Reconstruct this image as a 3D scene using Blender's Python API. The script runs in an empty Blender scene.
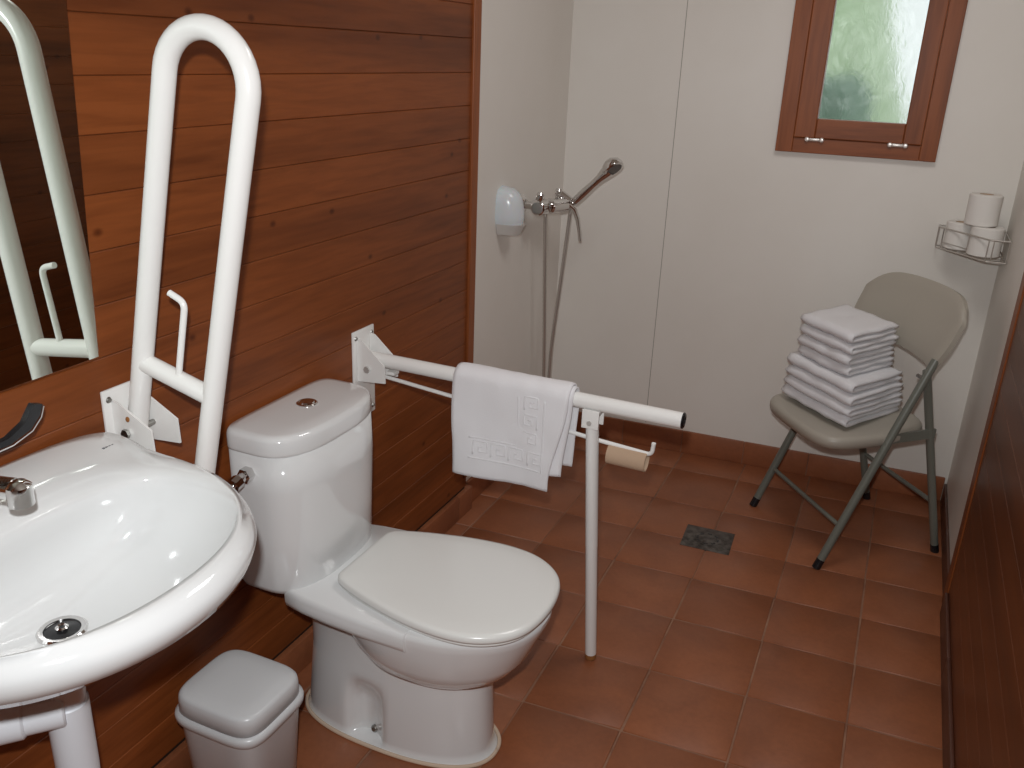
import bpy, bmesh, math, random
from mathutils import Vector, Matrix, noise
random.seed(7)
S = bpy.context.scene
COL = S.collection

# ---------------------------------------------------------------- camera, light, exposure
YAW, PIT, ROL, FPX = math.radians(-23.3), math.radians(20.7), math.radians(2.35), 878.0
EYE = Vector((0, 0, 1.5))
fw = Vector((math.sin(YAW)*math.cos(PIT), math.cos(YAW)*math.cos(PIT), -math.sin(PIT)))
rt = fw.cross(Vector((0, 0, 1))).normalized(); up = rt.cross(fw)
c_, s_ = math.cos(ROL), math.sin(ROL)
rt, up = c_*rt + s_*up, -s_*rt + c_*up
cam = bpy.data.cameras.new('camera'); cam.sensor_width = 36; cam.lens = 36*FPX/1024; cam.clip_start = 0.02
co = bpy.data.objects.new('camera', cam); COL.objects.link(co)
M = Matrix((( rt.x, up.x, -fw.x, EYE.x), (rt.y, up.y, -fw.y, EYE.y), (rt.z, up.z, -fw.z, EYE.z), (0, 0, 0, 1)))
co.matrix_world = M
S.camera = co

S.view_settings.view_transform = 'Standard'; S.view_settings.look = 'None'
S.view_settings.gamma = 1; S.view_settings.use_curve_mapping = False
S.view_settings.exposure = 0.0

W = bpy.data.worlds.new('world'); S.world = W; W.use_nodes = True
W.node_tree.nodes['Background'].inputs[0].default_value = (0.90, 0.96, 0.96, 1)
W.node_tree.nodes['Background'].inputs[1].default_value = 0.95

fl = bpy.data.lights.new('camera_flash', 'AREA'); fl.shape = 'DISK'; fl.size = 0.035
fl.energy = 21; fl.color = (0.96, 0.99, 1.0)
fo = bpy.data.objects.new('camera_flash', fl); COL.objects.link(fo)
fpos = EYE + up*0.095 - rt*0.022 - fw*0.02
fo.matrix_world = Matrix.Translation(fpos) @ M.to_3x3().to_4x4()
cl = bpy.data.lights.new('ceiling_fill', 'AREA'); cl.shape = 'RECTANGLE'; cl.size = 0.5; cl.size_y = 0.5  # fill light added overhead, out of view, to lift the far walls
cl.energy = 8.0; cl.color = (1.0, 0.99, 0.97)
clo = bpy.data.objects.new('ceiling_fill', cl); COL.objects.link(clo); clo.location = (-0.15, 2.05, 2.37)

# ---------------------------------------------------------------- materials
def mat(name, col=(0.8, 0.8, 0.8), rough=0.5, metal=0.0, **k):
    m = bpy.data.materials.new(name); m.use_nodes = True
    b = m.node_tree.nodes['Principled BSDF']
    b.inputs['Base Color'].default_value = (*col, 1); b.inputs['Roughness'].default_value = rough
    b.inputs['Metallic'].default_value = metal
    for kk, v in k.items(): b.inputs[kk.replace('_', ' ')].default_value = v
    return m
def nd(m, t, **k):
    n = m.node_tree.nodes.new(t)
    for a, v in k.items():
        if hasattr(n, a): setattr(n, a, v)
        else: n.inputs[a].default_value = v
    return n
def lk(m, a, b): m.node_tree.links.new(a, b)
def bsdf(m): return m.node_tree.nodes['Principled BSDF']
def coords(m, scale=(1, 1, 1), rot=(0, 0, 0)):
    t = nd(m, 'ShaderNodeTexCoord'); mp = nd(m, 'ShaderNodeMapping')
    mp.inputs['Scale'].default_value = scale; mp.inputs['Rotation'].default_value = rot
    lk(m, t.outputs['Object'], mp.inputs['Vector']); return mp.outputs['Vector']
def noisetex(m, vec, scale, detail=4, rough=0.55, dist=0.0):
    n = nd(m, 'ShaderNodeTexNoise'); n.inputs['Scale'].default_value = scale; n.inputs['Detail'].default_value = detail
    n.inputs['Roughness'].default_value = rough; n.inputs['Distortion'].default_value = dist
    lk(m, vec, n.inputs['Vector']); return n.outputs['Fac']
def ramp(m, fac, stops):
    r = nd(m, 'ShaderNodeValToRGB'); e = r.color_ramp.elements
    while len(e) < len(stops): e.new(0.5)
    for i, (p, c) in enumerate(stops): e[i].position = p; e[i].color = (*c, 1)
    lk(m, fac, r.inputs['Fac']); return r.outputs['Color']
def mix(m, fac, a, b, mode='MIX'):
    n = nd(m, 'ShaderNodeMix', data_type='RGBA', blend_type=mode)
    for sock, v in ((n.inputs[0], fac), (n.inputs[6], a), (n.inputs[7], b)):
        if isinstance(v, bpy.types.NodeSocket): lk(m, v, sock)
        elif isinstance(v, tuple): sock.default_value = (*v, 1)
        else: sock.default_value = v
    return n.outputs[2]
def bump(m, h, strength=0.3, dist=0.002):
    n = nd(m, 'ShaderNodeBump'); n.inputs['Strength'].default_value = strength; n.inputs['Distance'].default_value = dist
    lk(m, h, n.inputs['Height']); lk(m, n.outputs[0], bsdf(m).inputs['Normal'])
def wood(name, scale, dark, light, rough=0.32, gain=1.0, var=True):
    """varnished softwood; grain runs along the axis whose scale is smallest"""
    m = mat(name, light, rough, Specular_IOR_Level=0.26)
    v = coords(m, scale)
    n1 = noisetex(m, v, 3.0, 6, 0.6, 1.2)
    n2 = noisetex(m, coords(m, tuple(s*5 for s in scale)), 7.0, 4, 0.6, 0.4)
    c1 = ramp(m, n1, [(0.28, dark), (0.52, light), (0.8, tuple(min(1, x*1.25) for x in light))])
    c2 = ramp(m, n2, [(0.3, (0.68, 0.63, 0.58)), (0.6, (1, 1, 1))])
    c = mix(m, 0.8, c1, c2, 'MULTIPLY')
    if var:
        a = nd(m, 'ShaderNodeAttribute', attribute_name='board')
        c3 = ramp(m, a.outputs['Fac'], [(0.0, (0.93, 0.92, 0.91)), (1.0, (1.05, 1.04, 1.02))])
        c = mix(m, 1.0, c, c3, 'MULTIPLY')
        # knots
        vo = nd(m, 'ShaderNodeTexVoronoi', voronoi_dimensions='2D'); vo.inputs['Scale'].default_value = 3.4
        sp = nd(m, 'ShaderNodeSeparateXYZ'); cb_ = nd(m, 'ShaderNodeCombineXYZ')
        lk(m, coords(m, (1, 0.9, 1.3)), sp.inputs[0]); lk(m, sp.outputs[1], cb_.inputs[0]); lk(m, sp.outputs[2], cb_.inputs[1])
        lk(m, cb_.outputs[0], vo.inputs['Vector'])
        k = ramp(m, vo.outputs['Distance'], [(0.0, (0.25, 0.16, 0.12)), (0.018, (0.5, 0.42, 0.36)), (0.04, (1, 1, 1))])
        c = mix(m, 0.85, c, k, 'MULTIPLY')
    lk(m, c, bsdf(m).inputs['Base Color'])
    bump(m, n2, 0.12, 0.001)
    return m

WOODW = wood('varnished_pine_boards', (1, 0.12, 1.6), (0.140, 0.037, 0.010), (0.225, 0.062, 0.016), 0.40)
WOODV = wood('varnished_wood_upright', (1.6, 1.6, 0.12), (0.15, 0.040, 0.011), (0.27, 0.078, 0.022), 0.4, var=False)
WOODH = wood('varnished_wood_crosswise', (0.12, 1.6, 1.6), (0.15, 0.040, 0.011), (0.27, 0.078, 0.022), 0.4, var=False)
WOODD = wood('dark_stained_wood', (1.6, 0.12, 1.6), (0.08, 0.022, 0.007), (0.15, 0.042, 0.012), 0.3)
DARKGAP = mat('black_brown_gap', (0.02, 0.010, 0.006), 0.6)

CERAM = mat('white_glazed_ceramic', (0.74, 0.745, 0.745), 0.10, Coat_Weight=0.6, Coat_Roughness=0.03)
SEATM = mat('white_seat_plastic', (0.77, 0.77, 0.745), 0.22)
PAINT = mat('white_powder_coated_steel', (0.84, 0.83, 0.81), 0.22)
CHROME = mat('chrome', (0.72, 0.71, 0.70), 0.08, 1.0)
DULLM = mat('dull_screw_metal', (0.35, 0.34, 0.32), 0.35, 1.0)
BLACKP = mat('black_plastic', (0.012, 0.012, 0.014), 0.25)
RUST = mat('rust', (0.30, 0.12, 0.03), 0.8)
GREYM = mat('grey_painted_steel', (0.16, 0.165, 0.14), 0.35)
BEIGE = mat('beige_moulded_plastic', (0.40, 0.365, 0.31), 0.38)
BINP = mat('white_bin_plastic', (0.60, 0.61, 0.62), 0.30)
PIPEM = mat('white_pipe_plastic', (0.74, 0.76, 0.80), 0.3)
PAPER = mat('white_tissue_paper', (0.78, 0.75, 0.71), 0.9)
CARD = mat('brown_cardboard', (0.50, 0.35, 0.24), 0.85)
SEAL = mat('cream_sealant', (0.62, 0.48, 0.36), 0.6)
WIRE = mat('dull_chrome_wire', (0.60, 0.57, 0.53), 0.3, 0.75)
SOAPM = mat('milky_blue_plastic', (0.66, 0.70, 0.73), 0.22, Subsurface_Weight=0.2)
SOAPC = mat('clear_plastic_cup', (0.85, 0.82, 0.78), 0.15, Transmission_Weight=0.35)
MIRROR = mat('mirror_silvering', (0.80, 0.86, 0.80), 0.0, 1.0)
CEIL = mat('ceiling_paint', (0.62, 0.58, 0.52), 0.8)

WALLM = mat('off_white_wall_panel', (0.66, 0.62, 0.575), 0.42)
v = coords(WALLM, (1, 1, 1)); n = noisetex(WALLM, v, 2.2, 4, 0.6)
lk(WALLM, ramp(WALLM, n, [(0.3, (0.75, 0.710, 0.655)), (0.7, (0.79, 0.755, 0.705))]), bsdf(WALLM).inputs['Base Color'])
bump(WALLM, noisetex(WALLM, v, 60, 3), 0.05, 0.001)

TILE = mat('terracotta_tile', (0.3, 0.1, 0.05), 0.42)
v = coords(TILE)
a = nd(TILE, 'ShaderNodeAttribute', attribute_name='board')
base = ramp(TILE, a.outputs['Fac'], [(0.0, (0.27, 0.088, 0.036)), (0.5, (0.29, 0.096, 0.040)), (1.0, (0.315, 0.108, 0.047))])
base = mix(TILE, 0.9, base, ramp(TILE, noisetex(TILE, v, 5, 5, 0.65, 0.6), [(0.3, (0.80, 0.79, 0.80)), (0.65, (1.08, 1.08, 1.06))]), 'MULTIPLY')
base = mix(TILE, 0.6, base, ramp(TILE, noisetex(TILE, v, 70, 3, 0.6), [(0.3, (0.86, 0.86, 0.86)), (0.7, (1.08, 1.08, 1.08))]), 'MULTIPLY')
lk(TILE, base, bsdf(TILE).inputs['Base Color'])
lk(TILE, ramp(TILE, noisetex(TILE, v, 6, 3), [(0.3, (0.36,)*3), (0.7, (0.52,)*3)]), bsdf(TILE).inputs['Roughness'])
bump(TILE, noisetex(TILE, v, 25, 4), 0.08, 0.002)
GROUT = mat('tan_grout', (0.30, 0.155, 0.095), 0.8)
v = coords(GROUT)
lk(GROUT, ramp(GROUT, noisetex(GROUT, v, 9, 4), [(0.35, (0.20, 0.090, 0.052)), (0.7, (0.34, 0.18, 0.11))]), bsdf(GROUT).inputs['Base Color'])

TERRY = mat('white_terry_cloth', (0.79, 0.78, 0.80), 0.95, Sheen_Weight=0.25)
v = coords(TERRY)
bump(TERRY, noisetex(TERRY, v, 420, 3, 0.7), 0.45, 0.002)
DRAINM = mat('dark_drain_metal', (0.10, 0.085, 0.075), 0.4, 0.6)
v = coords(DRAINM)
lk(DRAINM, ramp(DRAINM, noisetex(DRAINM, v, 40, 4), [(0.35, (0.045, 0.035, 0.03)), (0.65, (0.16, 0.145, 0.13))]), bsdf(DRAINM).inputs['Base Color'])

GLASS = mat('frosted_glass', (0.975, 1.0, 0.985), 0.21, Transmission_Weight=1.0, IOR=1.18)
bump(GLASS, noisetex(GLASS, coords(GLASS, (1, 1, 0.7)), 26, 3, 0.5, 0.5), 0.45, 0.006)

LEAFD = mat('dark_hedge_green', (0.16, 0.24, 0.18), 0.8)
LEAFL = mat('light_leaf_green', (0.50, 0.62, 0.42), 0.8)
GRASS = mat('pale_gravel', (0.55, 0.57, 0.50), 0.9)

# ---------------------------------------------------------------- mesh helpers
def build(name, bm, m, parent=None, smooth=True, loc=None, angle=35):
    bmesh.ops.recalc_face_normals(bm, faces=bm.faces)
    me = bpy.data.meshes.new(name); bm.to_mesh(me); bm.free()
    ms = m if isinstance(m, (list, tuple)) else [m]
    for x in ms: me.materials.append(x)
    if smooth:
        for p in me.polygons: p.use_smooth = True
        try: me.set_sharp_from_angle(angle=math.radians(angle))
        except Exception: pass
    o = bpy.data.objects.new(name, me); COL.objects.link(o)
    if parent is not None:
        o.parent = parent
        o.matrix_parent_inverse = Matrix.Identity(4)
        pl = parent_loc(parent)
        me.transform(pl.inverted())
    return o
def parent_loc(p):
    m = p.matrix_basis.copy()
    while p.parent is not None:
        p = p.parent; m = p.matrix_basis @ m
    return m
def thing(name, label, cat, loc=(0, 0, 0), rz=0, group=None):
    o = bpy.data.objects.new(name, None); COL.objects.link(o); o.empty_display_size = 0.05
    o.matrix_basis = Matrix.Translation(Vector(loc)) @ Matrix.Rotation(rz, 4, 'Z')
    o['label'] = label; o['category'] = cat
    if group: o['group'] = group
    return o
def tag(o, label, cat, group=None):
    o['label'] = label; o['category'] = cat
    if group: o['group'] = group
    return o
def struct(o): o['kind'] = 'structure'; return o

def box(bm, lo, hi, bevel=0.0, seg=2, mi=0, mtx=None, val=None):
    x0, y0, z0 = lo; x1, y1, z1 = hi
    vs = [bm.verts.new(p) for p in ((x0,y0,z0),(x1,y0,z0),(x1,y1,z0),(x0,y1,z0),(x0,y0,z1),(x1,y0,z1),(x1,y1,z1),(x0,y1,z1))]
    fs = [bm.faces.new([vs[i] for i in f]) for f in ((3,2,1,0),(4,5,6,7),(0,1,5,4),(1,2,6,5),(2,3,7,6),(3,0,4,7))]
    for f in fs: f.material_index = mi
    if bevel > 0:
        es = list({e for f in fs for e in f.edges})
        r = bmesh.ops.bevel(bm, geom=es, offset=bevel, segments=seg, affect='EDGES', profile=0.5)
        vs = list({v for f in r['faces'] for v in f.verts} | {v for v in vs if v.is_valid})
        for f in r['faces']: f.material_index = mi
    if mtx is not None: bmesh.ops.transform(bm, matrix=mtx, verts=vs)
    if val is not None:
        lay = bm.faces.layers.float.get('board') or bm.faces.layers.float.new('board')
        for f in {f for v in vs for f in v.link_faces}: f[lay] = val
    return vs
def prism(bm, pts, n0, n1, mi=0):
    """extrude closed polygon pts (3d) from offset vector n0 to n1"""
    a = [bm.verts.new(Vector(p)+Vector(n0)) for p in pts]; b = [bm.verts.new(Vector(p)+Vector(n1)) for p in pts]
    k = len(pts)
    fs = [bm.faces.new(a), bm.faces.new(list(reversed(b)))]
    for i in range(k): fs.append(bm.faces.new((a[i], b[i], b[(i+1) % k], a[(i+1) % k])))
    for f in fs: f.material_index = mi
    return a+b
def frame(t):
    t = t.normalized(); h = Vector((0, 0, 1)) if abs(t.z) < 0.9 else Vector((1, 0, 0))
    a = t.cross(h).normalized(); return a, t.cross(a).normalized()
def tube(bm, pts, r, seg=14, caps=True, mi=0, flat=1.0, radii=None, side=None):
    pts = [Vector(p) for p in pts]; rings = []; a = None
    for i, p in enumerate(pts):
        t = (pts[min(i+1, len(pts)-1)] - pts[max(i-1, 0)]).normalized()
        if a is None:
            a = frame(t)[0] if side is None else Vector(side)
        a = (a - t*a.dot(t)).normalized(); b = t.cross(a)
        rr = radii[i] if radii else r
        rings.append([bm.verts.new(p + a*rr*math.cos(2*math.pi*k/seg) + b*rr*flat*math.sin(2*math.pi*k/seg)) for k in range(seg)])
    for i in range(len(rings)-1):
        for k in range(seg):
            bm.faces.new((rings[i][k], rings[i][(k+1) % seg], rings[i+1][(k+1) % seg], rings[i+1][k])).material_index = mi
    if caps:
        bm.faces.new(list(reversed(rings[0]))).material_index = mi; bm.faces.new(rings[-1]).material_index = mi
def cyl(bm, p0, p1, r, seg=20, mi=0, r2=None, bev=0.0):
    p0, p1 = Vector(p0), Vector(p1); r2 = r if r2 is None else r2
    if bev > 0:
        d = (p1-p0).normalized()
        tube(bm, [p0, p0+d*0.0001, p0+d*bev, p1-d*bev, p1-d*0.0001, p1], r, seg, True, mi,
             radii=[r-bev, r-bev*0.9, r, r2, r2-bev*0.9, r2-bev])
    else: tube(bm, [p0, p1], r, seg, True, mi, radii=[r, r2])
def lathe(bm, prof, origin=(0, 0, 0), axis=(0, 0, 1), seg=32, mi=0):
    ax = Vector(axis).normalized(); a, b = frame(ax); o = Vector(origin); rings = []
    for r, h in prof:
        if r < 1e-6: rings.append([bm.verts.new(o + ax*h)])
        else: rings.append([bm.verts.new(o + ax*h + (a*math.cos(2*math.pi*k/seg) + b*math.sin(2*math.pi*k/seg))*r) for k in range(seg)])
    for i in range(len(rings)-1):
        A, B = rings[i], rings[i+1]
        for k in range(seg):
            k2 = (k+1) % seg
            q = ([A[0]] if len(A) == 1 else [A[k], A[k2]]) + ([B[0]] if len(B) == 1 else [B[k2], B[k]])
            if len(q) > 2: bm.faces.new(q).material_index = mi
def loft(bm, rings, cap0=True, cap1=True, mi=0):
    R = [[bm.verts.new(p) for p in r] for r in rings]; n = len(R[0])
    for i in range(len(R)-1):
        for k in range(n):
            bm.faces.new((R[i][k], R[i][(k+1) % n], R[i+1][(k+1) % n], R[i+1][k])).material_index = mi
    if cap0: bm.faces.new(list(reversed(R[0]))).material_index = mi
    if cap1: bm.faces.new(R[-1]).material_index = mi
    return R
def arc(c, a, b, r, t0, t1, n):
    return [Vector(c) + Vector(a)*r*math.cos(t0+(t1-t0)*i/n) + Vector(b)*r*math.sin(t0+(t1-t0)*i/n) for i in range(n+1)]
def fillet(pts, r, n=6):
    """polyline with rounded corners"""
    pts = [Vector(p) for p in pts]; out = [pts[0]]
    for i in range(1, len(pts)-1):
        p0, p1, p2 = pts[i-1], pts[i], pts[i+1]
        d0 = (p0-p1); d2 = (p2-p1); rr = min(r, d0.length*0.49, d2.length*0.49)
        A = p1 + d0.normalized()*rr; B = p1 + d2.normalized()*rr
        for k in range(n+1):
            t = k/n; out.append(A*(1-t)**2 + p1*2*t*(1-t) + B*t*t)
    out.append(pts[-1]); return out
def sheet(bm, P, nu, nv, th, mi=0):
    """closed slab of thickness th around the grid surface P(u,v)"""
    G = [[Vector(P(i/nu, j/nv)) for j in range(nv+1)] for i in range(nu+1)]
    T, B = [], []
    for i in range(nu+1):
        ta, tb = [], []
        for j in range(nv+1):
            du = G[min(i+1, nu)][j] - G[max(i-1, 0)][j]; dv = G[i][min(j+1, nv)] - G[i][max(j-1, 0)]
            n = du.cross(dv); n = n.normalized() if n.length > 1e-12 else Vector((0, 0, 1))
            edge = min(i, nu-i, j, nv-j); h = th*0.5*(0.55 if edge == 0 else (0.9 if edge == 1 else 1))
            ta.append(bm.verts.new(G[i][j] + n*h)); tb.append(bm.verts.new(G[i][j] - n*h))
        T.append(ta); B.append(tb)
    def f(*q): bm.faces.new(q).material_index = mi
    for i in range(nu):
        for j in range(nv):
            f(T[i][j], T[i+1][j], T[i+1][j+1], T[i][j+1]); f(B[i][j], B[i][j+1], B[i+1][j+1], B[i+1][j])
    for i in range(nu):
        f(T[i][0], B[i][0], B[i+1][0], T[i+1][0]); f(T[i][nv], T[i+1][nv], B[i+1][nv], B[i][nv])
    for j in range(nv):
        f(T[0][j], T[0][j+1], B[0][j+1], B[0][j]); f(T[nu][j], B[nu][j], B[nu][j+1], T[nu][j+1])
def sgn(v): return (v > 0) - (v < 0)
def sellipse(cx, cy, a, b, z, n=2.5, N=64, a2=None, n2=None):
    """superellipse in the xy plane; a2/n2 for the -x half"""
    out = []
    for k in range(N):
        t = 2*math.pi*k/N; c, s = math.cos(t), math.sin(t)
        A, e = (a, n) if c >= 0 else (a2 if a2 else a, n2 if n2 else n)
        e1 = n if c >= 0 else (n2 if n2 else n)
        out.append(Vector((cx + A*sgn(c)*abs(c)**(2/e), cy + b*sgn(s)*abs(s)**(2/e1), z)))
    return out
def lerp(a, b, t): return a+(b-a)*t
def sstep(t): t = max(0, min(1, t)); return t*t*(3-2*t)

# ---------------------------------------------------------------- room shell
XL, XLW, XR = -1.2, -1.22, 0.33          # wood face, white face (left), right wall
WE = 2.435                               # far end of the boarded part of the left wall
def yb(x): return 3.316 + 0.05*x         # back wall face (the room is slightly out of square)
ZC = 2.4
SK = 0.05
skew = Matrix(((1, 0, 0, 0), (SK, 1, 0, 3.316), (0, 0, 1, 0), (0, 0, 0, 1)))   # local (x, depth behind the back wall, z)

# floor: grout bed with individual tiles
cols = [-1.39, -1.139, -0.888, -0.640, -0.390, -0.142, 0.100, 0.343, 0.59]
rows = [-0.805, -0.557, -0.31, -0.063, 0.185, 0.432, 0.68, 0.927, 1.175, 1.425, 1.668, 1.915, 2.165, 2.395, 2.622, 2.872, 3.148, 3.40]
bm = bmesh.new(); lay = bm.faces.layers.float.new('board')
box(bm, (-1.35, -0.85, -0.06), (0.55, 3.6, -0.0025), mi=1)
g = 0.0022
for i in range(len(cols)-1):
    for j in range(len(rows)-1):
        x0, x1, y0, y1 = cols[i]+g, cols[i+1]-g, rows[j]+g, rows[j+1]-g
        jit = [random.uniform(-.0016, .0016) for _ in range(8)]
        P = [(x0+jit[0], y0+jit[1]), (x1+jit[2], y0+jit[3]), (x1+jit[4], y1+jit[5]), (x0+jit[6], y1+jit[7])]
        P = [(x, y+SK*x) for x, y in P]; cx = sum(p[0] for p in P)/4; cy = sum(p[1] for p in P)/4
        lo = [bm.verts.new((x, y, -0.004)) for x, y in P]
        hi = [bm.verts.new((cx+(x-cx)*0.982, cy+(y-cy)*0.982, 0.0)) for x, y in P]
        mid = [bm.verts.new((cx+(x-cx)*0.996, cy+(y-cy)*0.996, -0.0012)) for x, y in P]
        val = random.random(); fs = [bm.faces.new(hi)]
        for k in range(4):
            k2 = (k+1) % 4
            fs += [bm.faces.new((mid[k], mid[k2], hi[k2], hi[k])), bm.faces.new((lo[k], lo[k2], mid[k2], mid[k]))]
        for f in fs: f[lay] = val; f.material_index = 0
struct(build('floor', bm, [TILE, GROUT], angle=60))

# left wall: white panel part, behind; boarded part in front
bm = bmesh.new(); lay = bm.faces.layers.float.new('board')
box(bm, (-1.30, -0.85, -0.05), (XLW, 3.4, ZC), mi=1)
z = 0.10; k = 0
seams = [0.1, 0.184, 0.268, 0.352, 0.44, 0.53, 0.62, 0.71, 0.80, 0.892, 0.985, 1.075, 1.165, 1.257, 1.350, 1.440, 1.532, 1.62, 1.71, 1.80, 1.89, 1.98, 2.07, 2.16, 2.25, 2.34, 2.4]
for a_, b_ in zip(seams[:-1], seams[1:]):
    box(bm, (XLW-0.02, -0.85, a_+0.0003), (XL, WE-0.012, b_-0.0003), bevel=0.0016, seg=1, mi=0, val=random.random())
box(bm, (XLW-0.02, -0.85, 0.08), (XL-0.006, WE-0.012, 2.4), mi=2)
struct(build('wall_left', bm, [WOODW, WALLM, DARKGAP], smooth=False))
bm = bmesh.new()
box(bm, (XLW, WE-0.035, 0.14), (XL+0.008, WE+0.008, ZC), bevel=0.003)
box(bm, (XLW, WE+0.008, 0.14), (XL-0.006, WE+0.020, ZC), bevel=0.002)
struct(build('trim_1', bm, WOODV, smooth=False))
# back wall with the window opening
WX0, WX1, WZ0, WZ1 = -0.405, 0.045, 1.24, 1.88
bm = bmesh.new()
for lo, hi in (((-1.32, 0, -0.05), (WX0, 0.12, ZC)), ((WX1, 0, -0.05), (0.6, 0.12, ZC)), ((WX0, 0, -0.05), (WX1, 0.12, WZ0)), ((WX0, 0, WZ1), (WX1, 0.12, ZC))):
    box(bm, lo, hi, mtx=skew)
struct(build('wall_back', bm, WALLM, smooth=False))
bm = bmesh.new()                          # joint strip between two wall panels
box(bm, (-0.8075, -0.0006, 0.1), (-0.8055, 0.001, ZC), mtx=skew)
struct(build('trim_2', bm, mat('panel_joint', (0.28, 0.25, 0.22), 0.7)))
# right wall
RW = 2.61
bm = bmesh.new()
box(bm, (XR, -0.85, -0.05), (XR+0.12, 3.6, ZC))
struct(build('wall_right', bm, WALLM, smooth=False))
# nearer part of the right wall is boarded with dark wood
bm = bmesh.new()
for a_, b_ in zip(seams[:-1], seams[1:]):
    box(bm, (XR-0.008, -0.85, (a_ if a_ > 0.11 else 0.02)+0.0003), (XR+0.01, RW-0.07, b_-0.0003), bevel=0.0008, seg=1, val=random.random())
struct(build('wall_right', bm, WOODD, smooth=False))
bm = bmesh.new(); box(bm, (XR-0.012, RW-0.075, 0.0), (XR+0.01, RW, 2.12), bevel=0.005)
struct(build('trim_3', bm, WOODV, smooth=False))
# front wall and ceiling, unseen, close the room
bm = bmesh.new(); box(bm, (-1.4, -0.97, -0.05), (0.6, -0.85, ZC)); struct(build('wall_front', bm, WALLM, smooth=False))
bm = bmesh.new(); box(bm, (-1.4, -0.97, ZC), (0.6, 3.6, ZC+0.1)); struct(build('ceiling', bm, CEIL, smooth=False))

# skirting tiles
def skirt(name, segs, mk, m=None, back=None):
    bm = bmesh.new()
    for s0, s1 in segs:
        mk(bm, s0+0.0013, s1-0.0013, random.random())
    if back: back(bm, segs[0][0], segs[-1][1])
    return struct(build(name, bm, m or [TILE, GROUT]))
def mk_back(bm, a, b, v): box(bm, (a, -0.012, 0.0), (b, 0.0, 0.094), bevel=0.002, mtx=skew, val=v)
cb = [XLW, -1.14, -0.895, -0.65, -0.405, -0.16, 0.083, 0.321]
skirt('baseboard_back', list(zip(cb[:-1], cb[1:])), mk_back, back=lambda bm, a, b: box(bm, (a, -0.0095, 0.0), (b, 0.0, 0.092), mi=1, mtx=skew))
ylist = [-0.84, -0.6, -0.35, -0.1, 0.14, 0.39, 0.635, 0.88, 1.13, 1.375, 1.62, 1.87, 2.115, 2.36, WE+0.02]
def mk_left(bm, a, b, v): box(bm, (XL-0.02, a, 0.0), (XL+0.010, b, 0.088), bevel=0.002, val=v)
def mk_left2(bm, a, b, v): box(bm, (XLW, a, 0.0), (XLW+0.012, b, 0.094), bevel=0.002, val=v)
skirt('baseboard_left', list(zip(ylist[:-1], ylist[1:])), mk_left, back=lambda bm, a, b: box(bm, (XL-0.02, a, 0.0), (XL+0.008, b, 0.086), mi=1))
yl2 = [WE+0.02, 2.70, 2.945, 3.19, yb(XLW)-0.012]
skirt('baseboard_left', list(zip(yl2[:-1], yl2[1:])), mk_left2, back=lambda bm, a, b: box(bm, (XLW, a, 0.0), (XLW+0.010, b, 0.092), mi=1))
def mk_right(bm, a, b, v): box(bm, (XR-0.009, a, 0.0), (XR, b, 0.075), bevel=0.002, val=v)
DTILE = mat('dark_brown_skirting', (0.085, 0.030, 0.018), 0.4)
skirt('baseboard_right', [(RW+0.001, 2.95), (2.95, 3.2), (3.2, yb(XR)-0.013)], mk_right, DTILE)
skirt('baseboard_right', [(-0.8, 0.4), (0.4, 1.0), (1.0, 1.6), (1.6, 2.2), (2.2, RW-0.076)],
      lambda bm, a, b, v: box(bm, (XR-0.018, a, 0.0), (XR-0.008, b, 0.075), bevel=0.003), DTILE)

# ---------------------------------------------------------------- window
wb = bpy.data.objects.new('window_1', None); COL.objects.link(wb); wb['kind'] = 'structure'
wb.matrix_basis = Matrix.Translation((0, 0, 0))
def wbar(bm, x0, x1, z0, z1, d0, d1, b=0.002): box(bm, (x0, d0, z0), (x1, d1, z1), bevel=b, mtx=skew)
bm = bmesh.new()
wbar(bm, -0.444, -0.388, 1.212, 1.93, -0.022, 0.06)
wbar(bm, 0.020, 0.072, 1.212, 1.93, -0.022, 0.06)
build('window_frame', bm, WOODV, wb, smooth=False)
bm = bmesh.new(); wbar(bm, -0.388, 0.020, 1.212, 1.262, -0.021, 0.06); wbar(bm, -0.388, 0.020, 1.87, 1.93, -0.021, 0.06)
build('window_frame', bm, WOODH, wb, smooth=False)
bm = bmesh.new()
wbar(bm, -0.387, -0.318, 1.263, 1.869, -0.030, 0.02, 0.003); wbar(bm, -0.038, 0.0195, 1.263, 1.869, -0.030, 0.02, 0.003)
sash = build('sash', bm, WOODV, wb, smooth=False)
bm = bmesh.new()
wbar(bm, -0.318, -0.038, 1.263, 1.327, -0.029, 0.02, 0.003); wbar(bm, -0.318, -0.038, 1.80, 1.869, -0.029, 0.02, 0.003)
build('sash', bm, WOODH, wb, smooth=False)
bm = bmesh.new(); wbar(bm, -0.325, -0.031, 1.32, 1.81, -0.004, 0.000, 0.0)
build('pane', bm, GLASS, wb)
for cx in (-0.318, -0.052):
    bm = bmesh.new()
    box(bm, (cx-0.027, -0.030, 1.253), (cx+0.027, -0.021, 1.263), bevel=0.003, mtx=skew)
    for s in (-1, 1):
        c = skew @ Vector((cx+s*0.024, -0.030, 1.258)); lathe(bm, [(0.0, 0.006), (0.006, 0.005), (0.0085, 0.0), (0.0085, -0.006)], c, (0, -1, 0), 16)
    build('hinge', bm, mat('pale_hinge_metal', (0.75, 0.70, 0.66), 0.3, 0.4), wb)

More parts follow.
